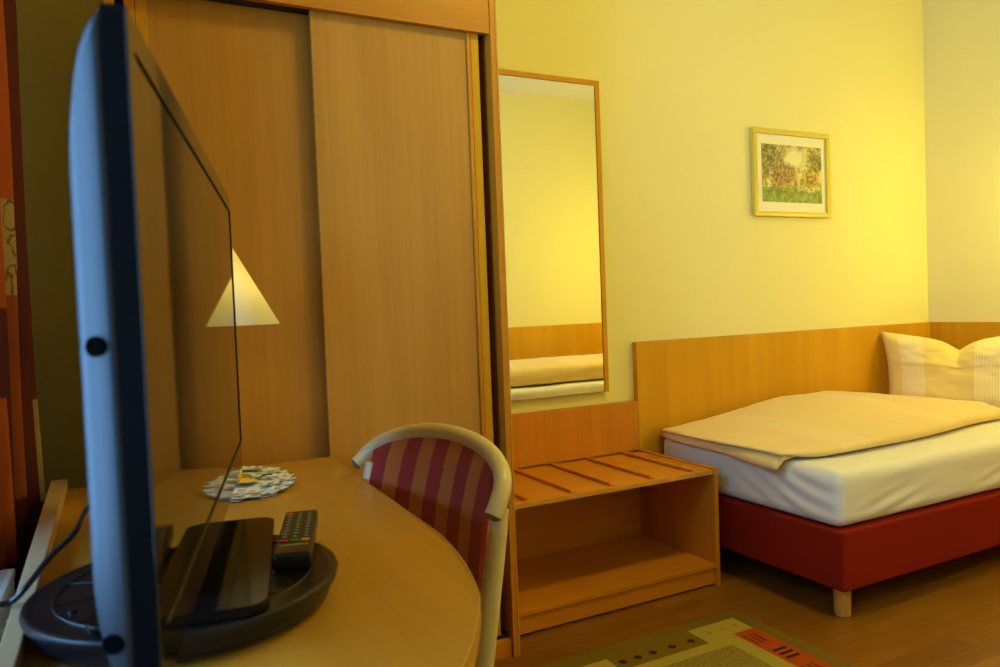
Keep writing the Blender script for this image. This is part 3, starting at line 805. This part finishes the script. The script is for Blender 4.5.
# bright sky gap between the trees
ad = nt.nodes.new('ShaderNodeVectorMath'); ad.operation = 'DISTANCE'
cmb = nt.nodes.new('ShaderNodeCombineXYZ'); nt.links.new(sp.outputs[0], cmb.inputs[0]); nt.links.new(sp.outputs[2], cmb.inputs[1])
nt.links.new(cmb.outputs[0], ad.inputs[0]); ad.inputs[1].default_value = (.54, .78, 0)
sk = nt.nodes.new('ShaderNodeValToRGB'); sk.color_ramp.elements[0].position = .10; sk.color_ramp.elements[0].color = (1, 1, 1, 1); sk.color_ramp.elements[1].position = .24; sk.color_ramp.elements[1].color = (0, 0, 0, 1); nt.links.new(ad.outputs['Value'], sk.inputs[0])
mx2 = nt.nodes.new('ShaderNodeMix'); mx2.data_type = 'RGBA'; nt.links.new(sk.outputs[0], mx2.inputs['Factor']); nt.links.new(mx.outputs['Result'], mx2.inputs['A']); mx2.inputs['B'].default_value = (.80, .76, .48, 1)
def blob(prev, cx_, cz_, r0_, r1_, col, stretch=1):
    d_ = nt.nodes.new('ShaderNodeVectorMath'); d_.operation = 'DISTANCE'; sc_ = nt.nodes.new('ShaderNodeVectorMath'); sc_.operation = 'MULTIPLY'; sc_.inputs[1].default_value = (1, stretch, 1)
    ns = nt.nodes.new('ShaderNodeVectorMath'); ns.operation = 'MULTIPLY_ADD'; ns.inputs[1].default_value = (.14, .14, 0); nt.links.new(n1.outputs['Color'], ns.inputs[0]); nt.links.new(cmb.outputs[0], ns.inputs[2])
    nt.links.new(ns.outputs[0], sc_.inputs[0]); nt.links.new(sc_.outputs[0], d_.inputs[0]); d_.inputs[1].default_value = (cx_+.07, (cz_+.07)*stretch, 0)
    q = nt.nodes.new('ShaderNodeMapRange'); q.inputs[1].default_value = r0_; q.inputs[2].default_value = r1_; q.inputs[3].default_value = .8; q.inputs[4].default_value = 0; nt.links.new(d_.outputs['Value'], q.inputs[0])
    bl = nt.nodes.new('ShaderNodeMix'); bl.data_type = 'RGBA'; bl.inputs['B'].default_value = (1, 1, 1, 1)
    sh_ = nt.nodes.new('ShaderNodeMix'); sh_.data_type = 'RGBA'; sh_.inputs['A'].default_value = (*[c_*.35 for c_ in col], 1); sh_.inputs['B'].default_value = (*col, 1); nt.links.new(st2.outputs[0], sh_.inputs['Factor'])
    nt.links.new(q.outputs[0], bl.inputs['Factor']); nt.links.new(prev, bl.inputs['A']); nt.links.new(sh_.outputs['Result'], bl.inputs['B']); return bl.outputs['Result']
st2 = ramp(nt, [(.44, (0, 0, 0)), (.56, (1, 1, 1))]); nt.links.new(n2.outputs['Fac'], st2.inputs[0])
o_ = blob(mx2.outputs['Result'], .36, .48, .16, .24, (.46, .24, .09))
o_ = blob(o_, .82, .42, .10, .20, (.62, .40, .06))
o_ = blob(o_, .10, .80, .16, .30, (.30, .27, .10))
o_ = blob(o_, .95, .75, .10, .2, (.28, .26, .09))
o_ = blob(o_, .36, .17, .05, .10, (.25, .16, .07), 1.6)
o_ = blob(o_, .78, .235, .10, .24, (.72, .66, .36), 5)
nt.links.new(o_, b.inputs['Base Color']); b.inputs['Roughness'].default_value = .5
bx('landscape_print', (px0+.065, px1-.055, -.0160, -.0145, pz0+.075, pz1-.075), m, t, 0)

# ---------------------------------------------------------------- rug
def rug_fabric(name, col):
    m = plain(name, col, .95, spec=.1, bump=1, bscale=700); return m
RM = [rug_fabric('rug olive', (.185, .115, .012)), rug_fabric('rug cream', (.40, .31, .06)), rug_fabric('rug rust', (.40, .065, .004)), rug_fabric('rug near black', (.035, .02, .03)), rug_fabric('rug maroon', (.20, .03, .02)), rug_fabric('rug tan', (.34, .20, .03))]
m, nt, b = new_mat('rug speckled field')
tc = nt.nodes.new('ShaderNodeTexCoord'); n1 = nt.nodes.new('ShaderNodeTexNoise'); n1.inputs['Scale'].default_value = 120; nt.links.new(tc.outputs['Object'], n1.inputs['Vector'])
r1 = ramp(nt, [(.4, (.16, .115, .012)), (.6, (.28, .20, .03))]); nt.links.new(n1.outputs['Fac'], r1.inputs[0]); nt.links.new(r1.outputs[0], b.inputs['Base Color']); b.inputs['Roughness'].default_value = .95
RM.append(m)
bm = B(); rx0, rx1, ry1, ry0 = .62, 1.955, -.725, -2.6
box(bm, rx0, rx1, ry0, ry1, .0, .008, .002, mi=0)
lay = [0]
def pc(pts, mi):
    lay[0] += 1
    z = .0081+.00001*lay[0]
    vs = [bm.verts.new((x, y, z)) for x, y in pts]; f = bm.faces.new(vs); f.material_index = mi
    if f.normal.z < 0: f.normal_flip()
def rc(x0, x1, y0, y1, mi): pc([(x0, y0), (x1, y0), (x1, y1), (x0, y1)], mi)
rc(.70, 1.806, -2.5, -.885, 1)            # cream frame
rc(.755, 1.745, -2.44, -.932, 6)          # speckled field
rc(1.69, 1.898, -.886, -.778, 1)          # corner block
rc(1.09, 1.335, -.886, -.800, 1); rc(.70, .86, -.886, -.800, 1)
rc(1.805, 1.902, -2.45, -.876, 2)         # rust band
rc(.625, .70, -2.45, -.9, 2)
for x in (1.745, 1.805, 1.86): pc([(x-.012, -.835), (x+.012, -.835), (x, -.812)], 5)
for x in (1.30, 1.25, 1.20): pc([(x-.012, -.853), (x+.012, -.853), (x, -.83)], 5)
for x in (1.65, 1.569, 1.49, 1.428, 1.369, 1.05, .98, .91): pc([(x+.014*math.cos(a), -.842+.014*math.sin(a)) for a in [2*PI*k/10 for k in range(10)]], 3)
y = -.90
k = 0
while y > -2.35:
    if k % 2 == 0:
        for x in (1.822, 1.842, 1.862): rc(x-.005, x+.005, y-.075, y-.008, 4)
    else:
        for dy in (.015, .042, .069): rc(1.822, 1.88, y-dy-.007, y-dy+.007, 3)
    y -= .12; k += 1
bmesh.ops.recalc_face_normals(bm, faces=[f for f in bm.faces if len(f.verts) > 30])
o = link('rug', bm, RM, origin=(1.29, -1.65, 0)); tag(o, 'olive and cream patterned rug with rust band on the parquet floor', 'rug')

# ---------------------------------------------------------------- curtain
cm = dict(orange=(.62, .13, .03), maroon=(.17, .03, .03), beige=(.55, .38, .20), purple=(.14, .02, .05), rust=(.42, .09, .04))
CMt = [plain('curtain '+k, v, .9, bump=.4, bscale=700) for k, v in cm.items()]; cidx = {k: i for i, k in enumerate(cm)}
m, nt, b = new_mat('curtain beige with scribbled leaves')
tc = nt.nodes.new('ShaderNodeTexCoord'); w = nt.nodes.new('ShaderNodeTexWave'); w.inputs['Scale'].default_value = 9; w.inputs['Distortion'].default_value = 9; w.inputs['Detail'].default_value = 2; w.inputs['Detail Scale'].default_value = 2
nt.links.new(tc.outputs['Object'], w.inputs['Vector']); r1 = ramp(nt, [(.0, (.22, .10, .04)), (.10, (.58, .40, .20))]); nt.links.new(w.outputs['Fac'], r1.inputs[0]); nt.links.new(r1.outputs[0], b.inputs['Base Color']); b.inputs['Roughness'].default_value = .9
CMt.append(m); cidx['scribble'] = len(CMt)-1
bm = B(); NY, NZc = 120, 80
CP = [(-.240, -.590), (-.188, -.612), (-.245, -.650), (-.210, -.700), (-.262, -.745), (-.228, -.800), (-.262, -.850), (-.225, -.900), (-.260, -.950), (-.228, -1.0), (-.25, -1.08)]
def cpath(s):  # s 0 far edge .. 1 near edge
    i_ = min(int(s*(len(CP)-1)), len(CP)-2); f_ = s*(len(CP)-1)-i_; e_ = f_*f_*(3-2*f_)
    return CP[i_][0]+(CP[i_+1][0]-CP[i_][0])*e_, CP[i_][1]+(CP[i_+1][1]-CP[i_][1])*f_
def ccol(s, z):
    if s < .20:   # far fold
        if 1.30 < z < 1.37 and s > .145: return 'beige'
        if .73 < z < .96 and s < .125: return 'beige'
        return 'maroon'
    if s < .42:
        if z > 1.45: return 'orange'
        if z > 1.22: return 'scribble'
        if z > .97: return 'rust'
        if z > .76: return 'beige' if s < .26 else 'rust'
        return 'purple'
    if s < .6: return 'purple' if z < 1.2 else 'orange'
    return 'orange' if int(z*3+1) % 2 else 'purple'
g = []
for i in range(NY+1):
    s = i/NY; x, y = cpath(s); row = []
    for j in range(NZc+1):
        z = .02+2.53*j/NZc; row.append(bm.verts.new((x+.006*math.sin(z*3+s*8), y+.004*math.sin(z*5), z)))
    g.append(row)
for i in range(NY):
    for j in range(NZc):
        f = bm.faces.new((g[i][j], g[i+1][j], g[i+1][j+1], g[i][j+1])); f.material_index = cidx[ccol((i+.5)/NY, .02+2.53*(j+.5)/NZc)]
bmesh.ops.solidify(bm, geom=bm.faces[:], thickness=.0015)
bmesh.ops.recalc_face_normals(bm, faces=bm.faces)
t = thing('curtain', 'heavy curtain in orange, maroon and beige blocks at the window left of the desk', 'curtain', (-.212, -.85, 0))
link('curtain_cloth', bm, CMt, t, smooth='all')
bm = B(); tube(bm, [(-.212, -3.05, 2.565), (-.212, -.50, 2.565)], .012, 14); tube(bm, [(-.212, -.50, 2.565), (-.212, -.47, 2.565)], [.02, .016], 14)
for y in (-.56, -1.8, -3.0): box(bm, -.318, -.212, y-.008, y+.008, 2.557, 2.573, .002)
r = link('curtain_rod', bm, brass, origin=(-.212, -1.8, 2.56), smooth=True); tag(r, 'brass curtain rod above the window carrying the orange curtain', 'curtain rod')

# ---------------------------------------------------------------- radiator
t = thing('radiator', 'white panel radiator with slotted top grille under the window', 'radiator', (-.255, -2.0, 0))
bm = B(); box(bm, -.212, -.200, -2.85, -1.12, .12, .685, .004)
for k in range(34):
    y = -2.82+k*.0505; box(bm, -.2005, -.196, y-.008, y+.008, .16, .65, .003)
link('front_panel', bm, white_p, t, smooth=True)
bx('rear_panel', (-.300, -.288, -2.85, -1.12, .12, .685), white_p, t, .004)
bm = B(); box(bm, -.302, -.290, -2.85, -1.12, .686, .70, .002); box(bm, -.208, -.198, -2.85, -1.12, .686, .70, .002)
for k in range(116):
    y = -2.845+k*.015; box(bm, -.2905, -.2075, y-.003, y+.003, .688, .699, 0)
link('top_grille', bm, white_p, t)
bm = B(); tube(bm, [(-.25, -1.20, .13), (-.25, -1.20, .001)], .009, 12); link('pipe', bm, white_p, t, smooth=True)
bm = B(); tube(bm, [(-.25, -2.76, .13), (-.25, -2.76, .001)], .009, 12); link('pipe', bm, white_p, t, smooth=True)
bx('wall_bracket', (-.3195, -.301, -2.0, -1.95, .3, .6), white_p, t, .002)

# ---------------------------------------------------------------- lamps out of the frame
def sconce(y, z, label):
    t = thing('wall_lamp', label, 'lamp', (XR-.001, y, z), 'wall lamps on the right wall')
    bx('wall_plate', (XR-.018, XR-.001, y-.05, y+.05, z-.06, z+.06), brass, t, .006)
    bm = B(); tube(bm, curve_pts([(XR-.018, y, z-.02), (XR-.07, y, z-.04), (XR-.145, y, z-.01), (XR-.15, y, z+.02)], 6), .007, 12); link('arm', bm, brass, t, smooth=True)
    bm = B(); bmesh.ops.create_uvsphere(bm, u_segments=32, v_segments=20, radius=.075); bmesh.ops.translate(bm, vec=(XR-.15, y, z+.094), verts=bm.verts)
    link('glass_globe', bm, globe_m, t, smooth='all')
sconce(-.95, 1.50, 'brass wall lamp with opal globe above the bed by the mirror wall')
sconce(-2.20, 1.50, 'brass wall lamp with opal globe above the second bed')
t = thing('ceiling_fill_lamp', 'added unseen round opal ceiling lamp giving warm fill light', 'lamp', (1.7, -1.7, H-.11))  # unseen lamp, added to fill the walls with warm light
bm = B(); lathe(bm, 1.7, -1.7, [(0, H-.012), (.17, H-.012), (.17, H-.001), (0, H-.001)], 48); link('fill_lamp_plate', bm, white_p, t, smooth=True)
bm = B(); lathe(bm, 1.7, -1.7, [(.165, H-.0125), (.16, H-.04), (.13, H-.08), (.07, H-.105), (0, H-.11)], 48); link('fill_lamp_bowl', bm, ceil_fill_m, t, smooth=True)

# ---------------------------------------------------------------- daylight
w = bpy.data.worlds.new('dusk sky'); SC.world = w; w.use_nodes = True
bg = w.node_tree.nodes['Background']; bg.inputs[0].default_value = (.24, .53, 1.0, 1); bg.inputs[1].default_value = 10.5
L = bpy.data.lights.new('window_portal', 'AREA'); L.shape = 'RECTANGLE'; L.size = WZ1-WZ0; L.size_y = WY1-WY0
L.cycles.is_portal = True
lo = bpy.data.objects.new('window_portal', L); COL.objects.link(lo); lo.location = (XL-.2, (WY0+WY1)/2, (WZ0+WZ1)/2); lo.rotation_euler = (0, -PI/2, 0)

# ---------------------------------------------------------------- camera
cam = bpy.data.cameras.new('camera'); co = bpy.data.objects.new('camera', cam); COL.objects.link(co)
rt = Vector((0.8900130895770932, -0.4543259792381016, -0.03827015770514891)); upv = Vector((0.04997455433233867, 0.013777124149884315, 0.9986554634955154)); fwv = Vector((0.45318786866014077, 0.8907289685642309, -0.0349665591641532))
R = Matrix((rt, upv, -fwv)).transposed().to_4x4()
co.matrix_world = Matrix.Translation((0, -2.7596, 1.15)) @ R
cam.sensor_width = 36; cam.lens = 36*743.86/1000; cam.clip_start = .02
cam.dof.use_dof = True; cam.dof.focus_distance = 2.7; cam.dof.aperture_fstop = 5.0
SC.camera = co
SC.view_settings.view_transform = 'Standard'; SC.view_settings.look = 'None'
SC.view_settings.exposure = .5; SC.view_settings.gamma = 1; SC.view_settings.use_curve_mapping = False
SC.cycles.max_bounces = 8; SC.cycles.diffuse_bounces = 4; SC.cycles.glossy_bounces = 4
SC.cycles.caustics_reflective = False; SC.cycles.caustics_refractive = False
SC.cycles.sample_clamp_indirect = 4
SC.cycles.use_denoising = True
